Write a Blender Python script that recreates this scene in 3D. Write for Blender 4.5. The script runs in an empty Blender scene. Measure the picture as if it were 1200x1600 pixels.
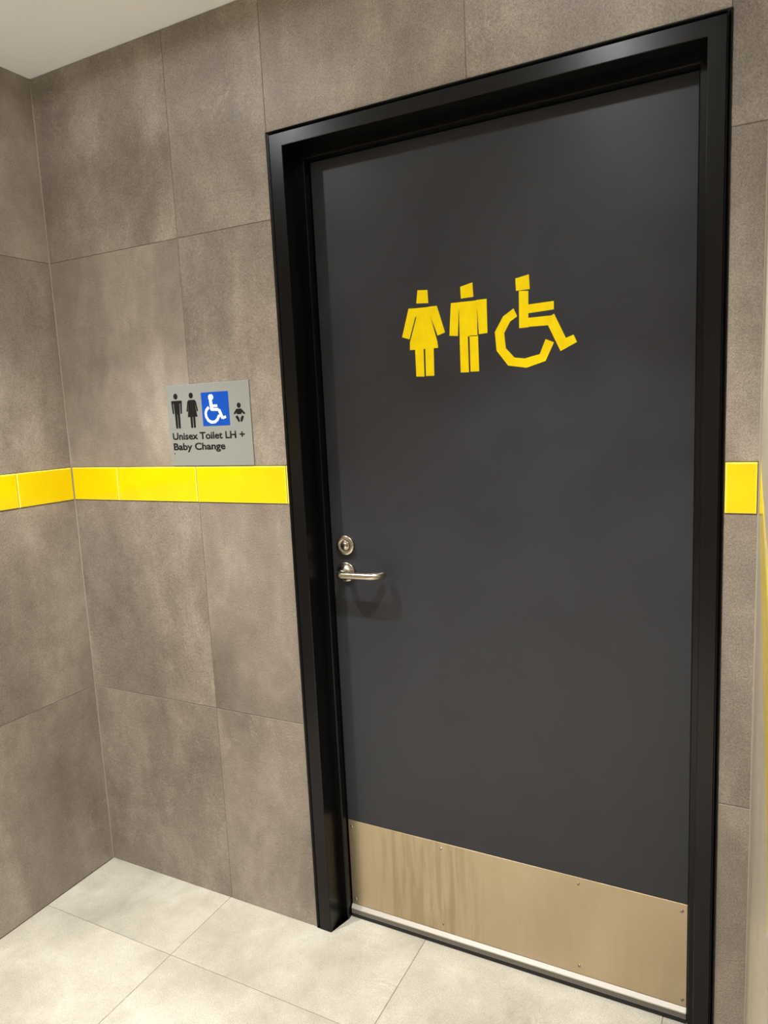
import bpy, bmesh, math, random
from mathutils import Vector, Matrix
random.seed(7)
scene = bpy.context.scene

# ------------------------------------------------------------------ camera
cam_data = bpy.data.cameras.new('camera')
cam = bpy.data.objects.new('camera', cam_data)
scene.collection.objects.link(cam)
cam.matrix_world = Matrix(((0.888658, -0.022888, 0.457998, 1.86431),
                           (0.456190, 0.145747, -0.877866, -1.51441),
                           (-0.046659, 0.989057, 0.139961, 1.42750),
                           (0, 0, 0, 1)))
cam_data.lens = 6.86
cam_data.sensor_fit = 'VERTICAL'
cam_data.sensor_height = 6.86 * 1600.0 / 1119.47
cam_data.sensor_width = cam_data.sensor_height * 0.75
cam_data.clip_start = 0.01
cam_data.dof.use_dof = True
cam_data.dof.focus_distance = 1.85
cam_data.dof.aperture_fstop = 1.9
scene.camera = cam

# ------------------------------------------------------------------ world and exposure
world = bpy.data.worlds.new('world')
scene.world = world
world.use_nodes = True
world.node_tree.nodes['Background'].inputs[0].default_value = (1.0, 0.93, 0.82, 1)
world.node_tree.nodes['Background'].inputs[1].default_value = 0.02
vs = scene.view_settings
vs.view_transform = 'Standard'
vs.look = 'None'
vs.exposure = 0.10
vs.gamma = 1.0
vs.use_curve_mapping = False

LAMP_COL = (0.985, 0.99, 1.0)
H = 2.411          # ceiling height
# photometric curve of a downlight: cosine of the angle from straight down -> relative intensity
BEAM = [(0.0, 0.0), (0.087, 0.028), (0.26, 0.046), (0.375, 0.030), (0.50, 0.045), (0.643, 0.095), (0.755, 0.19), (0.839, 0.66), (0.891, 1.0), (0.96, 0.88), (1.0, 0.76)]
# x, y, watts: downlights by the door, then unseen fill lamps added for bounce
LAMPS = [(0.436, -0.64, 158.0), (1.504, -0.64, 158.0), (0.60, -2.05, 365.0), (2.55, -1.45, 365.0), (1.75, -2.45, 365.0)]

# ------------------------------------------------------------------ helpers
def link(o, parent=None):
    scene.collection.objects.link(o)
    if parent is not None:
        o.parent = parent
        o.matrix_parent_inverse = parent.matrix_world.inverted()
    return o

def obj(name, bm, mats, parent=None, smooth=False, loc=None, recalc=True):
    """link a bmesh (world coordinates) as one mesh object with its origin at loc"""
    if recalc:
        bmesh.ops.recalc_face_normals(bm, faces=bm.faces)
    if loc is not None:
        bmesh.ops.translate(bm, verts=bm.verts, vec=-Vector(loc))
    me = bpy.data.meshes.new(name)
    bm.to_mesh(me)
    bm.free()
    for m in (mats if isinstance(mats, (list, tuple)) else [mats]):
        me.materials.append(m)
    if smooth:
        for p in me.polygons:
            p.use_smooth = True
    o = bpy.data.objects.new(name, me)
    link(o)
    if parent is not None:
        o.parent = parent
    l = Vector(loc) if loc is not None else Vector((0, 0, 0))
    if parent is not None:
        l = l - parent.location
        if parent.parent is not None:
            l = l - parent.parent.location
    o.location = l
    return o

def empty(name, loc):
    o = bpy.data.objects.new(name, None)
    o.empty_display_size = 0.05
    scene.collection.objects.link(o)
    o.location = loc
    return o

def tag(o, label=None, cat=None, group=None, kind=None):
    if label: o['label'] = label
    if cat: o['category'] = cat
    if group: o['group'] = group
    if kind: o['kind'] = kind
    return o

def box(bm, x0, x1, y0, y1, z0, z1, mi=0):
    v = [bm.verts.new((x, y, z)) for x in (x0, x1) for y in (y0, y1) for z in (z0, z1)]
    fs = []
    for idx in ((0, 1, 3, 2), (4, 6, 7, 5), (0, 4, 5, 1), (2, 3, 7, 6), (0, 2, 6, 4), (1, 5, 7, 3)):
        f = bm.faces.new([v[i] for i in idx]); f.material_index = mi; fs.append(f)
    return fs

def bevel_box(bm, x0, x1, y0, y1, z0, z1, r, seg=2, mi=0):
    b = bmesh.new()
    box(b, x0, x1, y0, y1, z0, z1, mi)
    bmesh.ops.recalc_face_normals(b, faces=b.faces)
    bmesh.ops.bevel(b, geom=list(b.edges), offset=r, segments=seg, profile=0.6, affect='EDGES')
    me = bpy.data.meshes.new('t'); b.to_mesh(me); b.free()
    bm.from_mesh(me); bpy.data.meshes.remove(me)

def lathe(bm, prof, c, seg=48):
    """prof = [(radius, distance out of the door)], axis along -y from c"""
    rings = []
    for r, h in prof:
        if r < 1e-6:
            rings.append([bm.verts.new((c[0], c[1] - h, c[2]))])
        else:
            rings.append([bm.verts.new((c[0] + r * math.cos(2 * math.pi * k / seg), c[1] - h, c[2] + r * math.sin(2 * math.pi * k / seg))) for k in range(seg)])
    for a, b in zip(rings[:-1], rings[1:]):
        for k in range(seg):
            k2 = (k + 1) % seg
            if len(a) == 1 and len(b) == 1: continue
            if len(a) == 1: bm.faces.new((a[0], b[k], b[k2]))
            elif len(b) == 1: bm.faces.new((a[k], a[k2], b[0]))
            else: bm.faces.new((a[k], a[k2], b[k2], b[k]))

def tube(bm, pts, r, seg=20):
    pts = [Vector(p) for p in pts]
    rings = []
    up = Vector((0, 0, 1))
    for i, p in enumerate(pts):
        d = (pts[min(i + 1, len(pts) - 1)] - pts[max(i - 1, 0)]).normalized()
        s = d.cross(up).normalized(); u = s.cross(d)
        rings.append([bm.verts.new(p + r * (math.cos(2 * math.pi * k / seg) * s + math.sin(2 * math.pi * k / seg) * u)) for k in range(seg)])
    # rounded end caps
    for a, b in zip(rings[:-1], rings[1:]):
        for k in range(seg):
            bm.faces.new((a[k], a[(k + 1) % seg], b[(k + 1) % seg], b[k]))
    for ring, p, q in ((rings[0], pts[0], pts[1]), (rings[-1], pts[-1], pts[-2])):
        d = (p - q).normalized()
        r2 = [bm.verts.new(p + (v.co - p) * 0.82 + d * r * 0.22) for v in ring]
        for k in range(seg):
            bm.faces.new((ring[k], ring[(k + 1) % seg], r2[(k + 1) % seg], r2[k]))
        bm.faces.new(r2)

def prism(bm, poly, y0, y1, mi=0):
    """polygon in x,z with real thickness between y0 (front) and y1 (back)"""
    a = [bm.verts.new((x, y0, z)) for x, z in poly]
    b = [bm.verts.new((x, y1, z)) for x, z in poly]
    f = bm.faces.new(a); f.material_index = mi
    f2 = bm.faces.new(b[::-1]); f2.material_index = mi
    n = len(poly)
    for k in range(n):
        g = bm.faces.new((a[k], b[k], b[(k + 1) % n], a[(k + 1) % n])); g.material_index = mi

def circle(cx, cz, r, n=28, rz=None):
    rz = rz or r
    return [(cx + r * math.cos(2 * math.pi * k / n), cz + rz * math.sin(2 * math.pi * k / n)) for k in range(n)]

def stroke(line, w):
    """outline polygon of a polyline of width w"""
    L = []; R = []
    n = len(line)
    for i in range(n):
        p = Vector(line[i])
        d = (Vector(line[min(i + 1, n - 1)]) - Vector(line[max(i - 1, 0)])).normalized()
        nn = Vector((-d.y, d.x)) * w / 2
        L.append((p + nn)[:]); R.append((p - nn)[:])
    return L + R[::-1]

# ------------------------------------------------------------------ materials
def srgb(r, g, b):
    f = lambda c: c / 12.92 if c <= 0.04045 else ((c + 0.055) / 1.055) ** 2.4
    return (f(r / 255), f(g / 255), f(b / 255), 1)

def mat(name, color, rough=0.5, metal=0.0, spec=None):
    m = bpy.data.materials.new(name)
    m.use_nodes = True
    b = m.node_tree.nodes['Principled BSDF']
    b.inputs['Base Color'].default_value = color
    b.inputs['Roughness'].default_value = rough
    b.inputs['Metallic'].default_value = metal
    if spec is not None:
        b.inputs['Specular IOR Level'].default_value = spec
    return m, m.node_tree, b

def N(nt, kind, **kw):
    n = nt.nodes.new(kind)
    for k, v in kw.items():
        if k.startswith('i_'):
            n.inputs[int(k[2:]) if k[2:].isdigit() else k[2:]].default_value = v
        else:
            setattr(n, k, v)
    return n

def ramp(nt, src, stops):
    r = nt.nodes.new('ShaderNodeValToRGB')
    e = r.color_ramp.elements
    while len(e) < len(stops): e.new(0.5)
    for el, (p, c) in zip(e, stops):
        el.position = p
        el.color = c if len(c) == 4 else (*c, 1)
    nt.links.new(src, r.inputs[0])
    return r

def noise(nt, vec, scale, detail=4, rough=0.55, dist=0.0, lac=2.0):
    n = nt.nodes.new('ShaderNodeTexNoise')
    n.inputs['Scale'].default_value = scale
    n.inputs['Detail'].default_value = detail
    n.inputs['Roughness'].default_value = rough
    n.inputs['Distortion'].default_value = dist
    nt.links.new(vec, n.inputs['Vector'])
    return n

def stone(name, dark, mid, light, rough, bump, streak=(5.0, 5.0, 1.6), speck=0.5, edge_axis=None):
    m, nt, b = mat(name, mid, rough)
    at = N(nt, 'ShaderNodeAttribute', attribute_name='tile_vec')
    vec = at.outputs['Vector']
    mp = N(nt, 'ShaderNodeMapping'); mp.inputs['Scale'].default_value = streak
    nt.links.new(vec, mp.inputs[0])
    big = noise(nt, mp.outputs[0], 1.0, 8, 0.62, 0.35)
    mid_n = noise(nt, vec, 14.0, 6, 0.7)
    fine = noise(nt, vec, 365.0, 3, 0.7)
    mx = N(nt, 'ShaderNodeMix', data_type='FLOAT'); mx.inputs[0].default_value = 0.28
    nt.links.new(big.outputs[0], mx.inputs[2]); nt.links.new(mid_n.outputs[0], mx.inputs[3])
    cr = ramp(nt, mx.outputs[0], [(0.34, dark), (0.50, mid), (0.66, light)])
    # thin pale scuffs and veins
    vn = noise(nt, vec, 7.0, 7, 0.62, 0.9)
    ab = N(nt, 'ShaderNodeMath', operation='SUBTRACT'); ab.inputs[1].default_value = 0.5
    nt.links.new(vn.outputs[0], ab.inputs[0])
    ab2 = N(nt, 'ShaderNodeMath', operation='ABSOLUTE'); nt.links.new(ab.outputs[0], ab2.inputs[0])
    vr = ramp(nt, ab2.outputs[0], [(0.0, (1, 1, 1)), (0.012, (0, 0, 0))])
    msk = noise(nt, vec, 3.1, 3, 0.5)
    mr = ramp(nt, msk.outputs[0], [(0.55, (0, 0, 0)), (0.70, (0.35, 0.35, 0.35))])
    mul = N(nt, 'ShaderNodeMath', operation='MULTIPLY')
    nt.links.new(vr.outputs[0], mul.inputs[0]); nt.links.new(mr.outputs[0], mul.inputs[1])
    cm = N(nt, 'ShaderNodeMix', data_type='RGBA', blend_type='MIX')
    nt.links.new(mul.outputs[0], cm.inputs[0]); nt.links.new(cr.outputs[0], cm.inputs[6]); cm.inputs[7].default_value = tuple(min(1, c * 1.35) for c in light[:3]) + (1,)
    # fine grain of the printed stone
    gr = ramp(nt, fine.outputs[0], [(0.30, (1 - speck * 0.45,) * 3), (0.5, (1, 1, 1)), (0.72, (1 + speck * 0.5,) * 3)])
    cg = N(nt, 'ShaderNodeMix', data_type='RGBA', blend_type='MULTIPLY'); cg.inputs[0].default_value = 1.0
    nt.links.new(cm.outputs[2], cg.inputs[6]); nt.links.new(gr.outputs[0], cg.inputs[7])
    nt.links.new(cg.outputs[2], b.inputs['Base Color'])
    bp = N(nt, 'ShaderNodeBump'); bp.inputs['Strength'].default_value = bump; bp.inputs['Distance'].default_value = 0.0012
    bn = noise(nt, vec, 190.0, 3, 0.65)
    nt.links.new(bn.outputs[0], bp.inputs['Height']); nt.links.new(bp.outputs[0], b.inputs['Normal'])
    rr = ramp(nt, mid_n.outputs[0], [(0.3, (rough - .05,) * 3), (0.7, (min(1, rough + .12),) * 3)])
    nt.links.new(rr.outputs[0], b.inputs['Roughness'])
    return m

wall_tile = stone('taupe_stone_tile', srgb(114, 104, 94), srgb(135, 124, 112), srgb(160, 149, 135), 0.42, 0.9, streak=(4.5, 4.5, 1.9), speck=0.85)
return_tile = stone('glare_pale_stone_tile', srgb(160, 150, 132), srgb(172, 163, 144), srgb(184, 175, 156), 0.3, 0.3, speck=0.35)  # wall tile with its grazing glare put in as a paler colour
floor_tile = stone('pale_stone_tile', srgb(158, 151, 135), srgb(178, 171, 154), srgb(198, 192, 176), 0.5, 0.8, streak=(3.6, 3.6, 3.6), speck=0.55)
lobby_paint, _, _ = mat('lobby_wall_paint', srgb(222, 224, 228), 0.7)
grout_m, _, _ = mat('grey_grout', srgb(130, 121, 109), 0.9)
floor_grout, _, _ = mat('brown_grout', srgb(120, 110, 92), 0.9)

ceil_m, nt, b = mat('ceiling_paint', srgb(246, 247, 250), 0.85)
tc = N(nt, 'ShaderNodeTexCoord'); n1 = noise(nt, tc.outputs['Object'], 90, 3)
bp = N(nt, 'ShaderNodeBump'); bp.inputs['Strength'].default_value = 0.15; bp.inputs['Distance'].default_value = 0.001
nt.links.new(n1.outputs[0], bp.inputs['Height']); nt.links.new(bp.outputs[0], b.inputs['Normal'])

yellow_glaze, nt, b = mat('yellow_glaze', (0.74, 0.64, 0.003, 1), 0.14)
tc = N(nt, 'ShaderNodeTexCoord'); n1 = noise(nt, tc.outputs['Object'], 9, 3)
r1 = ramp(nt, n1.outputs[0], [(0.35, (0.74, 0.53, 0.001)), (0.65, (0.79, 0.58, 0.002))])
nt.links.new(r1.outputs[0], b.inputs['Base Color'])
edge_highlight, _, _ = mat('yellow_glaze_edge_highlight', (0.92, 0.80, 0.12, 1), 0.25)  # bevel highlight put into a lighter yellow along the tile edges

yellow_tape, nt, b = mat('yellow_tape', (0.8, 0.6, 0.001, 1), 0.5, 0, 0.12)
tc = N(nt, 'ShaderNodeTexCoord'); n1 = noise(nt, tc.outputs['Object'], 30, 4)
r1 = ramp(nt, n1.outputs[0], [(0.35, (0.78, 0.56, 0.001)), (0.65, (0.85, 0.64, 0.002))])
nt.links.new(r1.outputs[0], b.inputs['Base Color'])

frame_m, nt, b = mat('black_satin_frame_paint', srgb(5, 5, 6), 0.28, 0, 0.28)
tc = N(nt, 'ShaderNodeTexCoord'); n1 = noise(nt, tc.outputs['Object'], 40, 4)
r1 = ramp(nt, n1.outputs[0], [(0.3, (0.29,) * 3), (0.7, (0.31,) * 3)])
nt.links.new(r1.outputs[0], b.inputs['Roughness'])

door_m, nt, b = mat('charcoal_door_paint', srgb(44, 44, 46), 0.42, 0, 0.35)
tc = N(nt, 'ShaderNodeTexCoord')
n1 = noise(nt, tc.outputs['Object'], 5, 7, 0.6, 0.4)
r1 = ramp(nt, n1.outputs[0], [(0.30, srgb(39, 40, 44)), (0.55, srgb(44, 45, 49)), (0.75, srgb(47, 48, 52))])
# a few scattered scuffs
n2 = noise(nt, tc.outputs['Object'], 11, 5, 0.55, 0.6)
r2 = ramp(nt, n2.outputs[0], [(0.66, (1, 1, 1)), (0.78, (0.80, 0.80, 0.80))])
mm = N(nt, 'ShaderNodeMix', data_type='RGBA', blend_type='MULTIPLY'); mm.inputs[0].default_value = 1
nt.links.new(r1.outputs[0], mm.inputs[6]); nt.links.new(r2.outputs[0], mm.inputs[7])
nt.links.new(mm.outputs[2], b.inputs['Base Color'])
r3 = ramp(nt, n1.outputs[0], [(0.3, (0.38,) * 3), (0.7, (0.46,) * 3)])
nt.links.new(r3.outputs[0], b.inputs['Roughness'])

steel_m, nt, b = mat('brushed_stainless_steel', srgb(188, 181, 166), 0.24, 1.0)
tc = N(nt, 'ShaderNodeTexCoord'); n1 = noise(nt, tc.outputs['Object'], 300, 2)
r1 = ramp(nt, n1.outputs[0], [(0.3, (0.20,) * 3), (0.7, (0.28,) * 3)])
nt.links.new(r1.outputs[0], b.inputs['Roughness'])

kick_m, nt, b = mat('worn_stainless_plate', srgb(200, 182, 150), 0.4, 0.9)
tc = N(nt, 'ShaderNodeTexCoord')
mp = N(nt, 'ShaderNodeMapping'); mp.inputs['Scale'].default_value = (2.0, 1, 320); nt.links.new(tc.outputs['Object'], mp.inputs[0])
n1 = noise(nt, mp.outputs[0], 1.0, 4, 0.6)              # horizontal brushing
mp2 = N(nt, 'ShaderNodeMapping'); mp2.inputs['Scale'].default_value = (60, 1, 5); nt.links.new(tc.outputs['Object'], mp2.inputs[0])
n2 = noise(nt, mp2.outputs[0], 1.0, 5, 0.55, 0.3)       # dried drips
n3 = noise(nt, tc.outputs['Object'], 3.2, 5, 0.6, 0.5)
# drips mostly on the left half of the plate
sx = N(nt, 'ShaderNodeSeparateXYZ'); nt.links.new(tc.outputs['Object'], sx.inputs[0])
dm = ramp(nt, sx.outputs[0], [(0.06, (0, 0, 0)), (0.14, (1, 1, 1)), (0.32, (1, 1, 1)), (0.42, (0.12, 0.12, 0.12))])
d1 = ramp(nt, n2.outputs[0], [(0.42, (0, 0, 0)), (0.60, (1, 1, 1))])
dd = N(nt, 'ShaderNodeMath', operation='MULTIPLY'); nt.links.new(dm.outputs[0], dd.inputs[0]); nt.links.new(d1.outputs[0], dd.inputs[1])
c1 = ramp(nt, n3.outputs[0], [(0.3, srgb(186, 168, 138)), (0.7, srgb(198, 181, 153))])
c2 = N(nt, 'ShaderNodeMix', data_type='RGBA'); c2.inputs[7].default_value = srgb(176, 158, 128)
nt.links.new(dd.outputs[0], c2.inputs[0]); nt.links.new(c1.outputs[0], c2.inputs[6])
nt.links.new(c2.outputs[2], b.inputs['Base Color'])
ad = N(nt, 'ShaderNodeMath', operation='MULTIPLY_ADD'); ad.inputs[1].default_value = 0.10; ad.inputs[2].default_value = 0.25
nt.links.new(n1.outputs[0], ad.inputs[0]); nt.links.new(ad.outputs[0], b.inputs['Roughness'])
bp = N(nt, 'ShaderNodeBump'); bp.inputs['Strength'].default_value = 0.06; bp.inputs['Distance'].default_value = 0.0005
nt.links.new(n1.outputs[0], bp.inputs['Height']); nt.links.new(bp.outputs[0], b.inputs['Normal'])

seal_shade, _, _ = mat('shaded_grey_seal', srgb(112, 107, 98), 0.5, 0.3)  # shade on the strip's lower face put into a darker grey
alu_m, _, _ = mat('satin_aluminium', srgb(214, 208, 198), 0.4, 0.8)
gap_shade_m, _, _ = mat('black_gap_shade', srgb(24, 23, 22), 0.7)  # black painted for the shade in the door gap, screw slots and keyhole
sign_m, nt, b = mat('silver_sign_metal', srgb(152, 155, 150), 0.42, 0.35)
tc = N(nt, 'ShaderNodeTexCoord'); mp = N(nt, 'ShaderNodeMapping'); mp.inputs['Scale'].default_value = (8, 1, 500)
nt.links.new(tc.outputs['Object'], mp.inputs[0]); n1 = noise(nt, mp.outputs[0], 1.0, 3)
r1 = ramp(nt, n1.outputs[0], [(0.3, (0.38,) * 3), (0.7, (0.48,) * 3)]); nt.links.new(r1.outputs[0], b.inputs['Roughness'])
black_m, _, _ = mat('black_print', srgb(20, 20, 21), 0.6, 0, 0.2)
blue_m, _, _ = mat('blue_print', srgb(0, 70, 165), 0.5, 0, 0.25)
white_m, _, _ = mat('white_print', srgb(240, 240, 236), 0.45)
lamp_white, _, _ = mat('white_lamp_trim', srgb(235, 233, 228), 0.4)
lamp_glow, nt, b = mat('lamp_diffuser', (1, 1, 1, 1), 0.5)
b.inputs['Emission Color'].default_value = (*LAMP_COL, 1); b.inputs['Emission Strength'].default_value = 12.0

# outlines of the pictograms, metres on the door (x, z) and on the sign (x, z)
WOMAN = [
  [[1.1473, 1.7049], [1.173, 1.7027], [1.174, 1.6726], [1.1432, 1.6751]],
  [[1.1224, 1.6655], [1.1445, 1.664], [1.1423, 1.6447], [1.1391, 1.6442], [1.1215, 1.5937], [1.1021, 1.6003]],
  [[1.1737, 1.6645], [1.1952, 1.6643], [1.2138, 1.6019], [1.1948, 1.5963], [1.1774, 1.644]],
  [[1.1409, 1.6643], [1.1782, 1.6637], [1.1774, 1.644], [1.1934, 1.5831], [1.1951, 1.5679], [1.1217, 1.5684], [1.1225, 1.5861], [1.1423, 1.6447]],
  [[1.1354, 1.5735], [1.1575, 1.5725], [1.1569, 1.5036], [1.1356, 1.505]],
  [[1.1617, 1.5722], [1.1835, 1.5713], [1.1826, 1.5041], [1.1611, 1.5046]]]
MAN = [
  [[1.2549, 1.7003], [1.2846, 1.7066], [1.2861, 1.6745], [1.2557, 1.674]],
  [[1.2507, 1.6663], [1.2943, 1.6659], [1.2932, 1.5865], [1.2498, 1.5891]],
  [[1.2307, 1.6665], [1.2525, 1.6661], [1.2491, 1.644], [1.2455, 1.5907], [1.2245, 1.5933]],
  [[1.2927, 1.6668], [1.3175, 1.6668], [1.3173, 1.6467], [1.3175, 1.5914], [1.2968, 1.5905], [1.2946, 1.6452]],
  [[1.2499, 1.5915], [1.2698, 1.5897], [1.2702, 1.5066], [1.2497, 1.5071]],
  [[1.2741, 1.5893], [1.2946, 1.5883], [1.2951, 1.507], [1.2741, 1.5075]]]
CHAIR = [
  [[1.385, 1.7028], [1.4156, 1.708], [1.417, 1.6765], [1.386, 1.6763]],
  [[1.3924, 1.6756], [1.4138, 1.6731], [1.4123, 1.5951], [1.3915, 1.5951]],
  [[1.4116, 1.644], [1.4696, 1.6456], [1.4694, 1.6278], [1.4113, 1.6252]],
  [[1.4095, 1.6155], [1.4635, 1.6154], [1.4697, 1.6185], [1.473, 1.6118], [1.4574, 1.5954], [1.4091, 1.5962]],
  [[1.4697, 1.6185], [1.4953, 1.5639], [1.497, 1.5444], [1.4828, 1.538], [1.4562, 1.5955]],
  [[1.4934, 1.5645], [1.5113, 1.5707], [1.5186, 1.5545], [1.4828, 1.538]],
  [[1.3795, 1.6391], [1.3552, 1.6243], [1.3712, 1.6116], [1.3876, 1.6211]],
  [[1.3552, 1.6243], [1.335, 1.5918], [1.3568, 1.5875], [1.3712, 1.6116]],
  [[1.335, 1.5918], [1.3381, 1.5501], [1.3597, 1.5543], [1.3568, 1.5875]],
  [[1.3381, 1.5501], [1.3641, 1.5153], [1.3792, 1.5318], [1.3597, 1.5543]],
  [[1.3641, 1.5153], [1.4066, 1.5074], [1.403, 1.5281], [1.3792, 1.5318]],
  [[1.4066, 1.5074], [1.4496, 1.5193], [1.4369, 1.5351], [1.403, 1.5281]],
  [[1.4496, 1.5193], [1.4689, 1.558], [1.4504, 1.5663], [1.4369, 1.5351]]]
ISA = [
  [[0.5625, 1.458], [0.5541, 1.4518], [0.5503, 1.444], [0.5514, 1.4333], [0.5573, 1.4239], [0.5675, 1.4184], [0.5799, 1.4189], [0.5893, 1.4249], [0.5946, 1.4338]],
  [[0.5698, 1.4803], [0.572, 1.4533]],
  [[0.5734, 1.4617], [0.5919, 1.4609]],
  [[0.5724, 1.4521], [0.5955, 1.4511]],
  [[0.5963, 1.451], [0.6069, 1.4274]],
  [[0.607, 1.4279], [0.6181, 1.4316]]]
ISAHEAD = [0.5716, 1.4844]
BABY = [
  [[0.6535, 1.4503], [0.6709, 1.4504], [0.6701, 1.4361], [0.6548, 1.4363]],
  [[0.6544, 1.4507], [0.659, 1.4438], [0.6477, 1.436], [0.6444, 1.4382]],
  [[0.6701, 1.4504], [0.6828, 1.4377], [0.6791, 1.4351], [0.6656, 1.4446]],
  [[0.6497, 1.4296], [0.6554, 1.4336], [0.6613, 1.4271], [0.6636, 1.4176], [0.6597, 1.4153]],
  [[0.6671, 1.4269], [0.6724, 1.4329], [0.6778, 1.4296], [0.6695, 1.4154], [0.6652, 1.4176]]]
BABYHEAD = [0.6631, 1.4592]

# ------------------------------------------------------------------ the room shell
W = 1.8745          # plane of the short right wall
YE = -1.20          # its near end
ZB0, ZB1 = 1.2, 1.3 # the yellow course
DY = 0.084          # face of the door leaf
TG = 0.0007         # half a grout joint

def add_tiles(bm, rects, f, mi=0, r=0.0008, depth=0.008):
    lay = bm.verts.layers.float_vector.get('tile_vec') or bm.verts.layers.float_vector.new('tile_vec')
    for a0, a1, b0, b1 in rects:
        off = Vector((random.uniform(-20, 20), random.uniform(-20, 20), random.uniform(-20, 20)))
        a0 += TG; a1 -= TG; b0 += TG; b1 -= TG
        rings = []
        for ins, h in ((0, -depth), (0, -r), (r, 0)):
            ring = []
            for a, b_ in ((a0 + ins, b0 + ins), (a1 - ins, b0 + ins), (a1 - ins, b1 - ins), (a0 + ins, b1 - ins)):
                v = bm.verts.new(f(a, b_, h)); v[lay] = v.co + off; ring.append(v)
            rings.append(ring)
        for p, q in zip(rings[:-1], rings[1:]):
            for k in range(4):
                fc = bm.faces.new((p[k], p[(k + 1) % 4], q[(k + 1) % 4], q[k])); fc.material_index = mi
        bm.faces.new(rings[-1]).material_index = mi
        bm.faces.new(rings[0][::-1]).material_index = mi

GD = 0.0016         # depth of the joints
fb = lambda a, b, h: (a, -h, b)          # back wall, h out of the wall towards the room
fl = lambda a, b, h: (h, a, b)           # left wall
fr = lambda a, b, h: (W - h, a, b)       # short right wall, left face
def cuts(lo, hi, joints):
    js = [lo] + [j for j in joints if lo + 0.012 < j < hi - 0.012] + [hi]
    return list(zip(js[:-1], js[1:]))

# back wall
OX0, OX1, OZ = 0.803, 1.8125, 2.1        # outer line of the door frame
bm = bmesh.new()
rects = []
for z0, z1 in ((0, 0.6), (0.6, 1.2), (1.3, 1.902), (1.902, H)):
    rects += [(x0, x1, z0, z1) for x0, x1 in cuts(0.0, OX0 - TG, (0.4985,))]
rects += [(OX0, 1.3143, OZ, H), (1.3143, 1.812, OZ, H)]
for z0, z1 in ((0, 0.6), (0.6, 1.2), (1.3, 1.902)):
    rects.append((OX1 + TG, W, z0, z1))
rects.append((1.812, W, 1.902, H))
for z0, z1 in ((0, 0.6), (0.6, 1.2), (1.2, 1.8), (1.8, H)):
    rects += [(x0, x1, z0, z1) for x0, x1 in cuts(2.0, 3.3, (2.6, 3.2))]
add_tiles(bm, rects, fb)
box(bm, 0, OX0 + 0.004, GD, 0.2, 0, H, 1)
box(bm, OX1 - 0.004, 3.3, GD, 0.2, 0, H, 1)
box(bm, OX0 + 0.004, OX1 - 0.004, GD, 0.2, OZ - 0.004, H, 1)
tag(obj('wall_back', bm, [wall_tile, grout_m]), 'taupe stone tiled wall around the black door', kind='structure')

# left wall
bm = bmesh.new()
rects = []
for z0, z1 in ((0, 0.6), (0.6, 1.2), (1.3, 1.902), (1.902, H)):
    rects += [(y0, y1, z0, z1) for y0, y1 in cuts(-3.0, -0.001, (-2.89, -2.29, -1.69, -1.09, -0.49))]
add_tiles(bm, rects, fl)
box(bm, -0.15, -GD, -3.0, 0.2, 0, H, 1)
tag(obj('wall_left', bm, [wall_tile, grout_m]), 'taupe stone tiled wall left of the door', kind='structure')

# short right wall, seen at a grazing angle along the right edge
bm = bmesh.new()
rects = []
for z0, z1 in ((0, 0.6), (0.6, 1.2), (1.3, 1.902), (1.902, H)):
    rects += [(y0, y1, z0, z1) for y0, y1 in cuts(YE, -0.001, (-0.6,))]
add_tiles(bm, rects, fr)
box(bm, W + GD, 2.0, YE, GD, 0, H, 1)
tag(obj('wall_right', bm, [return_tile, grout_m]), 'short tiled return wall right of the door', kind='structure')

# the rest of the lobby behind and beside the camera
bm = bmesh.new()
box(bm, 3.3, 3.4, -3.15, 0.2, 0, H)
tag(obj('wall_side', bm, lobby_paint), 'white painted wall of the lobby beyond the return wall', kind='structure')
bm = bmesh.new()
ff = lambda a, b, h: (a, -3.0 + h, b)
add_tiles(bm, [(x0, x1, z0, z1) for z0, z1 in ((0, .6), (.6, 1.2), (1.2, 1.8), (1.8, H)) for x0, x1 in cuts(0, 3.3, (.6, 1.2, 1.8, 2.4, 3.0))], ff)
box(bm, -0.15, 3.3, -3.15, -3.0 - GD, 0, H, 1)
tag(obj('wall_front', bm, [wall_tile, grout_m]), 'taupe tiled wall of the lobby opposite the door', kind='structure')

# floor
bm = bmesh.new()
fz = lambda a, b, h: (a, b, h)
rects = []
for y0, y1 in cuts(-3.0, 0.16, (-2.652, -2.052, -1.452, -0.852, -0.252)):
    rects += [(x0, x1, y0, y1) for x0, x1 in cuts(0.0, 3.3, (0.492, 1.100, 1.704, 2.308, 2.912))]
add_tiles(bm, rects, fz, depth=0.01)
box(bm, -0.15, 3.4, -3.15, 0.2, -0.12, -GD, 1)
tag(obj('floor', bm, [floor_tile, floor_grout]), 'pale beige stone tiled floor', kind='structure')

# ceiling
bm = bmesh.new()
box(bm, -0.15, 3.4, -3.15, 0.2, H, H + 0.1)
tag(obj('ceiling', bm, ceil_m), 'plain off-white painted ceiling', kind='structure')

# thin beads: corner sealant line and the plaster line at the ceiling
bm = bmesh.new()
bmesh.ops.create_cone(bm, cap_ends=True, segments=8, radius1=0.0016, radius2=0.0016, depth=H, matrix=Matrix.Translation((0.0008, -0.0008, H / 2)))
seal_m, _, _ = mat('grey_corner_sealant', srgb(158, 148, 132), 0.45)
tag(obj('trim_1', bm, seal_m), 'thin grey sealant line in the left wall corner', kind='structure')

bm = bmesh.new()
bmesh.ops.create_cone(bm, cap_ends=True, segments=8, radius1=0.0022, radius2=0.0022, depth=H, matrix=Matrix.Translation((W - 0.001, -0.001, H / 2)))
tag(obj('trim_7', bm, seal_m), 'thin grey sealant line in the right wall corner', kind='structure')

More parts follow.
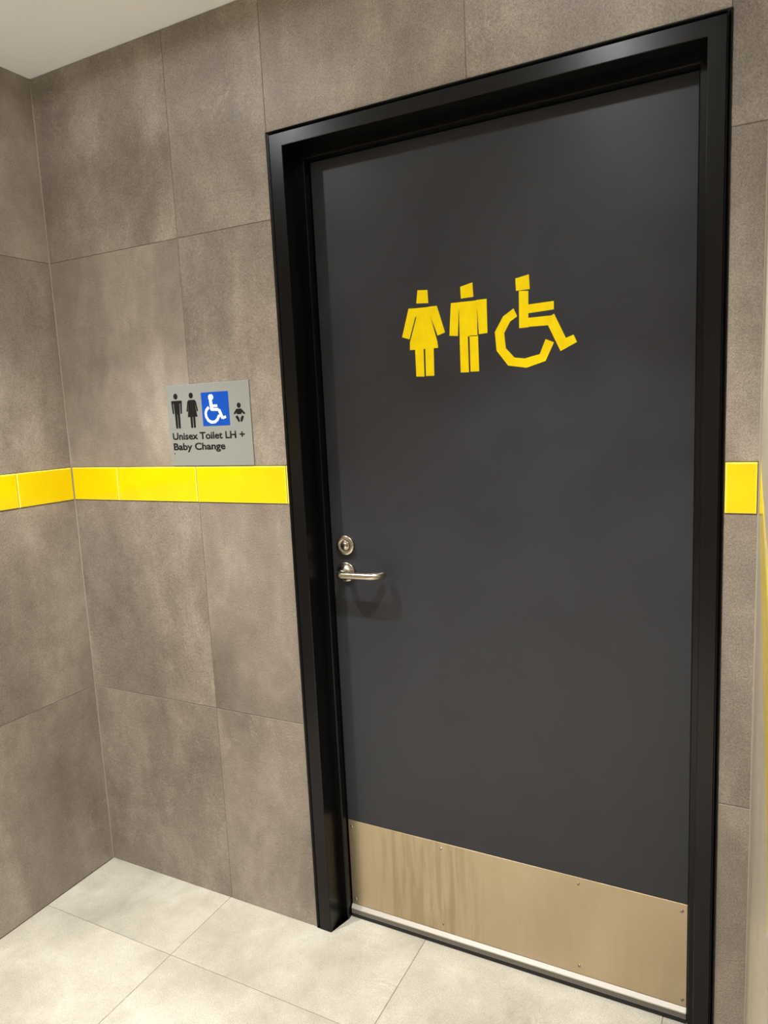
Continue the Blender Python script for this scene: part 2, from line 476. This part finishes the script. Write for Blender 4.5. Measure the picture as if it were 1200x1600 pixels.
# ------------------------------------------------------------------ the yellow tile course
def yellow_course(name, rects, f, label, proud=1.0):
    bm = bmesh.new()
    for a0, a1, b0, b1 in rects:
        g = 0.0011
        a0 += g; a1 -= g; b0 += g; b1 -= g
        rings = []
        for ins, h in ((0, -0.007), (0, 0.0008), (0.0007, 0.0018), (0.0022, 0.0024)):
            rings.append([bm.verts.new(f(a, b_, h * proud if h > 0 else h)) for a, b_ in ((a0 + ins, b0 + ins), (a1 - ins, b0 + ins), (a1 - ins, b1 - ins), (a0 + ins, b1 - ins))])
        for j, (p, q) in enumerate(zip(rings[:-1], rings[1:])):
            for k in range(4):
                bm.faces.new((p[k], p[(k + 1) % 4], q[(k + 1) % 4], q[k])).material_index = 1 if j >= 1 else 0
        bm.faces.new(rings[-1]).material_index = 0
        bm.faces.new(rings[0][::-1]).material_index = 0
    return tag(obj(name, bm, [yellow_glaze, edge_highlight]), label, kind='structure')

yb = [(0.003, 0.1958), (0.1958, 0.4975), (0.4975, 0.7965), (0.7965, 0.8035)]
yellow_course('trim_2', [(a, c, ZB0, ZB1) for a, c in yb], fb, 'glossy yellow tile course left of the black door frame')
yellow_course('trim_3', [(a, c, ZB0, ZB1) for a, c in cuts(-3.0, -0.003, (-2.89, -2.59, -2.29, -1.99, -1.69, -1.39, -1.09, -0.79, -0.49, -0.19))], fl, 'glossy yellow tile course on the left wall')
yellow_course('trim_4', [(OX1 + 0.0015, W - 0.0035, ZB0, ZB1)], fb, 'single glossy yellow tile right of the black door frame')
yellow_course('trim_5', [(a, c, ZB0, ZB1) for a, c in cuts(YE, -0.003, (-0.9, -0.6, -0.3))], fr, 'glossy yellow tile course on the short right wall', 0.15)

# ------------------------------------------------------------------ door frame: a mitred pressed-metal profile up, across and down
def frame_ring(w, y, zbase):
    """corner points of the swept profile at inset w (0 outer .. 1 inner face line .. 2 stop edge)"""
    def lerp(vals):
        if w <= 1: return vals[0] + (vals[1] - vals[0]) * w
        return vals[1] + (vals[2] - vals[1]) * (w - 1)
    xl = lerp((0.8022, 0.8495, 0.8680)); xr = lerp((1.8127, 1.7722, 1.7565)); zt = lerp((2.1002, 2.0612, 2.0440))
    return [(xl, y, zbase), (xl, y, zt), (xr, y, zt), (xr, y, zbase)]
def fw(mm, r=41.0): return mm / r
S_ = 0.060
prof = [(0.0, 0.012), (0.0, -0.0030), (fw(1.0), -0.0036), (fw(1.8), -0.0030), (fw(6.8), 0.0030), (fw(8.2), 0.0030), (fw(9.0), -0.0032), (fw(9.8), -0.0042),
        (fw(39.3), -0.0042), (fw(40.5), -0.0036), (1.0, -0.0022), (1.0, S_ - 0.0015), (1.0, S_), (1.82, S_), (1.95, S_ + 0.0006), (2.0, S_ + 0.0025), (2.0, 0.15)]
bm = bmesh.new()
rings = [[bm.verts.new(c) for c in frame_ring(w, y, 0.0005)] for w, y in prof]
for a, b_ in zip(rings[:-1], rings[1:]):
    for k in range(3):
        bm.faces.new((a[k], a[k + 1], b_[k + 1], b_[k]))
back = [bm.verts.new(c) for c in frame_ring(0.0, 0.15, 0.0005)]
for k in range(3):
    bm.faces.new((rings[-1][k], rings[-1][k + 1], back[k + 1], back[k]))
    bm.faces.new((back[k], back[k + 1], rings[0][k + 1], rings[0][k]))
for k in (0, 3):
    bm.faces.new([r[k] for r in rings] + [back[k]])
bmesh.ops.triangulate(bm, faces=[f for f in bm.faces if len(f.verts) > 4])
tag(obj('trim_6', bm, frame_m), 'black satin metal door frame with stepped profile', kind='structure')

# ------------------------------------------------------------------ the door
LX0, LX1, LZ0, LZ1 = 0.8700, 1.7545, 0.010, 2.0425
door = empty('door_1', (LX0, DY, 0.0))
tag(door, 'charcoal painted toilet door with yellow tape pictograms and steel kick plate', kind='structure')
bm = bmesh.new()
bevel_box(bm, LX0, LX1, DY, DY + 0.04, LZ0, LZ1, 0.0012, 2)
obj('door_leaf', bm, door_m, door, loc=(LX0, DY, 0))

# stainless kick plate with eight screws
bm = bmesh.new()
bevel_box(bm, LX0 + 0.0012, LX1 - 0.001, DY - 0.0015, DY - 0.0001, 0.0385, 0.2955, 0.0005, 1)
kick = tag(obj('kick_plate', bm, kick_m, door, loc=(LX0, DY, 0)), 'worn stainless steel kick plate')
def screw(x, z):
    bm = bmesh.new()
    lathe(bm, [(0.0, 0.0016), (0.0016, 0.0017), (0.0032, 0.0014), (0.0044, 0.0004), (0.0046, -0.0012)], (x, DY - 0.0012, z), 20)
    # cross recess: dark bars painting the shade in the slot
    box(bm, x - 0.0028, x + 0.0028, DY - 0.00305, DY - 0.0027, z - 0.0005, z + 0.0005, 1)
    box(bm, x - 0.0005, x + 0.0005, DY - 0.00305, DY - 0.0027, z - 0.0028, z + 0.0028, 1)
    obj('screw', bm, [steel_m, gap_shade_m], kick, loc=(x, DY, z))
for x, z in ((0.8815, 0.2765), (1.1533, 0.2773), (1.5100, 0.2785), (1.7411, 0.2770), (0.8825, 0.0545), (1.1524, 0.0590), (1.5110, 0.0600), (1.7440, 0.0545)):
    screw(x, z)

# drop seal along the bottom edge
bm = bmesh.new()
def strip(bm, secs, x0, x1):
    a = [bm.verts.new((x0, y, z)) for y, z in secs]; c = [bm.verts.new((x1, y, z)) for y, z in secs]
    for k in range(len(secs)):
        k2 = (k + 1) % len(secs); bm.faces.new((a[k], a[k2], c[k2], c[k]))
    for f in (bm.faces.new(a), bm.faces.new(c[::-1])):
        if len(f.verts) > 4: bmesh.ops.triangulate(bm, faces=[f])
strip(bm, [(DY, 0.0378), (DY - 0.003, 0.0376), (DY - 0.0095, 0.0292), (DY - 0.0095, 0.0262), (DY, 0.0262)], LX0 + 0.001, LX1 - 0.001)
seal = tag(obj('door_seal', bm, alu_m, door, loc=(LX0, DY, 0)), 'pale aluminium seal strip')
bm = bmesh.new()
strip(bm, [(DY, 0.0262), (DY - 0.0085, 0.0262), (DY - 0.0085, 0.0150), (DY, 0.0150)], LX0 + 0.001, LX1 - 0.001)
strip(bm, [(DY, 0.0150), (DY - 0.0095, 0.0150), (DY - 0.0095, 0.0132), (DY, 0.0132)], LX0 + 0.001, LX1 - 0.001)
obj('seal_carrier', bm, seal_shade, seal, loc=(LX0, DY, 0))
bm = bmesh.new()
box(bm, LX0 + 0.001, LX1 - 0.001, DY - 0.0078, DY + 0.001, 0.0010, 0.0131)  # dark strip standing for the shaded gap under the door
obj('gap_shade_strip', bm, gap_shade_m, seal, loc=(LX0, DY, 0))

# deadlock cylinder
lx, lz = 0.9140, 1.0822
bm = bmesh.new()
lathe(bm, [(0.0260, -0.001), (0.0262, 0.0062), (0.0258, 0.0078), (0.0245, 0.0088), (0.0150, 0.0092), (0.0142, 0.0086), (0.0142, 0.0060), (0.0128, 0.0060), (0.0125, 0.0086), (0.0115, 0.0094), (0.0, 0.0094)], (lx, DY, lz))
lock = tag(obj('door_lock', bm, steel_m, door, smooth=True, loc=(lx, DY, lz)), 'round stainless lock rose')
bm = bmesh.new()
lathe(bm, [(0.0098, 0.0094), (0.0098, 0.0118), (0.0086, 0.0132), (0.0, 0.0138)], (lx, DY, lz - 0.0005), 32)
obj('lock_cylinder', bm, steel_m, lock, smooth=True, loc=(lx, DY, lz))
bm = bmesh.new()
box(bm, lx - 0.0012, lx + 0.0012, DY - 0.0141, DY - 0.0133, lz - 0.0065, lz + 0.0050)  # dark bar painting the shade inside the keyhole
obj('keyhole', bm, gap_shade_m, lock, loc=(lx, DY, lz))

# lever handle
hx, hz = 0.9122, 1.0108
bm = bmesh.new()
lathe(bm, [(0.0262, -0.001), (0.0264, 0.0062), (0.0258, 0.0080), (0.0245, 0.0088), (0.0125, 0.0090), (0.0122, 0.0128), (0.0112, 0.0136), (0.0, 0.0136)], (hx, DY, hz))
handle = tag(obj('door_handle', bm, steel_m, door, smooth=True, loc=(hx, DY, hz)), 'stainless lever handle on a round rose')
def arc(c, r, a0, a1, n=9):
    return [(c[0] + r * math.cos(math.radians(a0 + (a1 - a0) * k / n)), c[1] + r * math.sin(math.radians(a0 + (a1 - a0) * k / n))) for k in range(n + 1)]
by = DY - 0.0500
path = [(hx, DY - 0.0125), (hx, by + 0.017)] + arc((hx + 0.016, by + 0.016), 0.016, 180, 270)[1:] + [(hx + 0.045, by)] \
     + [(1.000, by)] + arc((1.000, by + 0.030), 0.030, 270, 342, 12)[1:] + [(1.0320, DY - 0.0215)]
bm = bmesh.new()
tube(bm, [(x, y, hz + 0.0008 + 0.02 * (x - hx)) for x, y in path], 0.0095, 24)
obj('lever', bm, steel_m, handle, smooth=True, loc=(hx, DY, hz))

# tape pictograms
def pictogram(name, polys, label, origin):
    bm = bmesh.new()
    for k, poly in enumerate(polys):
        prism(bm, poly, DY - 0.00035 - 0.00006 * (k % 4), DY + 0.0002)
    return tag(obj(name, bm, yellow_tape, door, loc=(origin[0], DY, origin[1])), label)
pictogram('woman_pictogram', WOMAN, 'yellow tape figure of a woman', (1.16, 1.50))
pictogram('man_pictogram', MAN, 'yellow tape figure of a man', (1.27, 1.505))
pictogram('wheelchair_pictogram', CHAIR, 'yellow tape wheelchair symbol', (1.40, 1.507))

# ------------------------------------------------------------------ the braille sign on the wall
sign = empty('wall_sign', (0.5575, -0.0005, 1.3015))
tag(sign, 'square silver toilet sign with blue wheelchair panel, above the yellow tiles', 'sign')
SY = -0.0032
bm = bmesh.new()
bevel_box(bm, 0.4155, 0.6995, SY, -0.0002, 1.3018, 1.5225, 0.0006, 1)
obj('sign_plate', bm, sign_m, sign, loc=(0.5575, 0, 1.3018))
def rnd(poly, r, n=4):
    """round the corners of a polygon"""
    out = []
    m = len(poly)
    for i in range(m):
        p0, p, p1 = Vector(poly[i - 1]), Vector(poly[i]), Vector(poly[(i + 1) % m])
        a, b_ = (p0 - p), (p1 - p)
        rr = min(r, a.length * .45, b_.length * .45)
        s, e = p + a.normalized() * rr, p + b_.normalized() * rr
        for k in range(n + 1):
            t = k / n
            out.append(((1 - t) ** 2 * s + 2 * t * (1 - t) * p + t * t * e)[:])
    return out
def decal(name, polys, m, label, y=SY - 0.0005):
    bm = bmesh.new()
    for k, poly in enumerate(polys):
        prism(bm, poly, y - 0.00003 * k, SY + 0.0001)
    bmesh.ops.triangulate(bm, faces=[f for f in bm.faces if len(f.verts) > 4])
    return tag(obj(name, bm, m, sign), label)
cx = 0.4498
man = [circle(0.4478, 1.4922, 0.0072, rz=0.0078),
       rnd([(cx - .0190, 1.4806), (cx + .0190, 1.4806), (cx + .0190, 1.4730), (cx - .0190, 1.4730)], .004),
       rnd([(cx - .0190, 1.4780), (cx - .0133, 1.4780), (cx - .0118, 1.4450), (cx - .0165, 1.4450)], .002),
       rnd([(cx + .0190, 1.4780), (cx + .0133, 1.4780), (cx + .0118, 1.4450), (cx + .0165, 1.4450)], .002),
       [(cx - .0112, 1.4790), (cx + .0112, 1.4790), (cx + .0090, 1.4430), (cx - .0090, 1.4430)],
       rnd([(cx - .0090, 1.4450), (cx - .0008, 1.4450), (cx - .0012, 1.4052), (cx - .0082, 1.4052)], .002),
       rnd([(cx + .0090, 1.4450), (cx + .0008, 1.4450), (cx + .0012, 1.4052), (cx + .0082, 1.4052)], .002)]
decal('man_pictogram', man, black_m, 'black figure of a man')
cx = 0.5038
woman = [circle(0.5030, 1.4922, 0.0072, rz=0.0078),
         rnd([(cx - .0120, 1.4806), (cx + .0120, 1.4806), (cx + .0150, 1.4740), (cx - .0150, 1.4740)], .004),
         rnd([(cx - .0150, 1.4770), (cx - .0095, 1.4770), (cx - .0160, 1.4490), (cx - .0205, 1.4502)], .002),
         rnd([(cx + .0150, 1.4770), (cx + .0095, 1.4770), (cx + .0160, 1.4490), (cx + .0205, 1.4502)], .002),
         [(cx - .0085, 1.4790), (cx + .0085, 1.4790), (cx + .0085, 1.4640), (cx + .0172, 1.4350), (cx - .0172, 1.4350), (cx - .0085, 1.4640)],
         rnd([(cx - .0085, 1.4370), (cx - .0010, 1.4370), (cx - .0014, 1.4052), (cx - .0080, 1.4052)], .002),
         rnd([(cx + .0085, 1.4370), (cx + .0010, 1.4370), (cx + .0014, 1.4052), (cx + .0080, 1.4052)], .002)]
decal('woman_pictogram', woman, black_m, 'black figure of a woman')
panel = decal('blue_panel', [[(.5385, 1.4085), (.6305, 1.4085), (.6305, 1.4980), (.5385, 1.4980)]], blue_m, 'blue square behind the wheelchair symbol', SY - 0.0003)
bm = bmesh.new()
for k, (line, w) in enumerate(zip(ISA, (.0078, .0098, .0070, .0078, .0085, .0068))):
    o_ = stroke([tuple(q) for q in line], w); m_ = len(line)
    for j in range(m_ - 1):
        prism(bm, [o_[j], o_[j + 1], o_[2 * m_ - 2 - j], o_[2 * m_ - 1 - j]], SY - 0.0008 - 0.00003 * k, SY - 0.0002)
    if k in (0, 1):
        prism(bm, circle(line[-1][0], line[-1][1], w / 2), SY - 0.00081, SY - 0.0002)
prism(bm, circle(ISAHEAD[0], ISAHEAD[1], 0.0088, rz=0.0080), SY - 0.0008, SY - 0.0002)
bmesh.ops.triangulate(bm, faces=[f for f in bm.faces if len(f.verts) > 4])
o = obj('wheelchair_symbol', bm, white_m, panel); tag(o, 'white wheelchair symbol')
decal('baby_pictogram', [circle(BABYHEAD[0], BABYHEAD[1], 0.0064, rz=0.0068)] + [rnd([tuple(q) for q in p], .0015) for p in BABY], black_m, 'black figure of a baby')
decal('braille_mark', [rnd([(.4262, 1.3372), (.4282, 1.3385), (.4302, 1.3345), (.4290, 1.3330)], .0008)], black_m, 'small black mark below the lettering')

def lettering(txt, x0, x1, zb, cap, bold):
    cu = bpy.data.curves.new('lettering', 'FONT')
    cu.body = txt; cu.size = 1.0; cu.extrude = 0.0; cu.offset = bold; cu.resolution_u = 4
    t = bpy.data.objects.new('lettering', cu); scene.collection.objects.link(t)
    bpy.context.view_layer.update()
    dg = bpy.context.evaluated_depsgraph_get()
    me = bpy.data.meshes.new_from_object(t.evaluated_get(dg))
    bpy.data.objects.remove(t); bpy.data.curves.remove(cu)
    bm = bmesh.new(); bm.from_mesh(me); bpy.data.meshes.remove(me)
    mnx = min(v.co.x for v in bm.verts); mxx = max(v.co.x for v in bm.verts)
    mxy = max(v.co.y for v in bm.verts if v.co.x < mnx + 0.3)
    for v in bm.verts:
        v.co = Vector((x0 + (v.co.x - mnx) / (mxx - mnx) * (x1 - x0), SY - 0.0005, zb + v.co.y / mxy * cap))
    r = bmesh.ops.extrude_face_region(bm, geom=list(bm.faces))
    for v in r['geom']:
        if isinstance(v, bmesh.types.BMVert): v.co.y = SY + 0.0001
    tag(obj('lettering', bm, black_m, sign), 'black raised words ' + txt)
lettering('Unisex Toilet LH +', 0.4262, 0.6758, 1.3748, 0.0186, 0.024)
lettering('Baby Change', 0.4265, 0.6085, 1.3460, 0.0186, 0.024)

# ------------------------------------------------------------------ recessed downlights by the door and added lobby fill lamps
where = ['left of the door', 'right of the door', 'added for fill light at the back left of the lobby', 'added for fill light beyond the short right wall', 'added for fill light at the far middle of the lobby']
for (x, y, w), place in zip(LAMPS, where):
    root = empty('ceiling_downlight_or_fill', (x, y, H))
    tag(root, 'round white recessed ceiling downlight ' + place, 'ceiling light', 'ceiling downlights')
    bm = bmesh.new(); n = 40
    pr = [(0.050, -0.0005), (0.050, -0.004), (0.047, -0.006), (0.040, -0.006), (0.036, -0.003), (0.036, -0.0005)]
    rs = [[bm.verts.new((x + r * math.cos(2 * math.pi * k / n), y + r * math.sin(2 * math.pi * k / n), H + h)) for k in range(n)] for r, h in pr]
    for i in range(len(rs)):
        a, c = rs[i], rs[(i + 1) % len(rs)]
        for k in range(n): bm.faces.new((a[k], a[(k + 1) % n], c[(k + 1) % n], c[k]))
    obj('trim_ring', bm, lamp_white, root, loc=(x, y, H))
    bm = bmesh.new()
    bmesh.ops.create_cone(bm, cap_ends=True, segments=40, radius1=0.0345, radius2=0.0345, depth=0.002, matrix=Matrix.Translation((x, y, H - 0.0015)))
    obj('diffuser', bm, lamp_glow, root, loc=(x, y, H))
    ld = bpy.data.lights.new('downlight_or_fill_lamp', 'SPOT')
    ld.energy = w; ld.color = LAMP_COL; ld.shadow_soft_size = 0.016 if y > -1 else 0.05
    if y > -1:
        ld.spot_size = math.radians(179.0); ld.spot_blend = 0.08
        ld.use_nodes = True
        lt = ld.node_tree
        em = [q for q in lt.nodes if q.type == 'EMISSION'][0]
        tc_ = N(lt, 'ShaderNodeTexCoord'); sp = N(lt, 'ShaderNodeSeparateXYZ')
        lt.links.new(tc_.outputs['Normal'], sp.inputs[0])
        ab_ = N(lt, 'ShaderNodeMath', operation='ABSOLUTE'); lt.links.new(sp.outputs[2], ab_.inputs[0])
        rp = ramp(lt, ab_.outputs[0], [(p_, (v_, v_, v_)) for p_, v_ in BEAM])
        lt.links.new(rp.outputs[0], em.inputs['Strength'])
    else:
        ld.spot_size = math.radians(104.0); ld.spot_blend = 1.0  # added fill lamps, soft cones that brighten the lobby by bounce
    lo = bpy.data.objects.new('downlight_or_fill_lamp', ld); scene.collection.objects.link(lo)
    lo.parent = root; lo.location = (0, 0, -0.022)
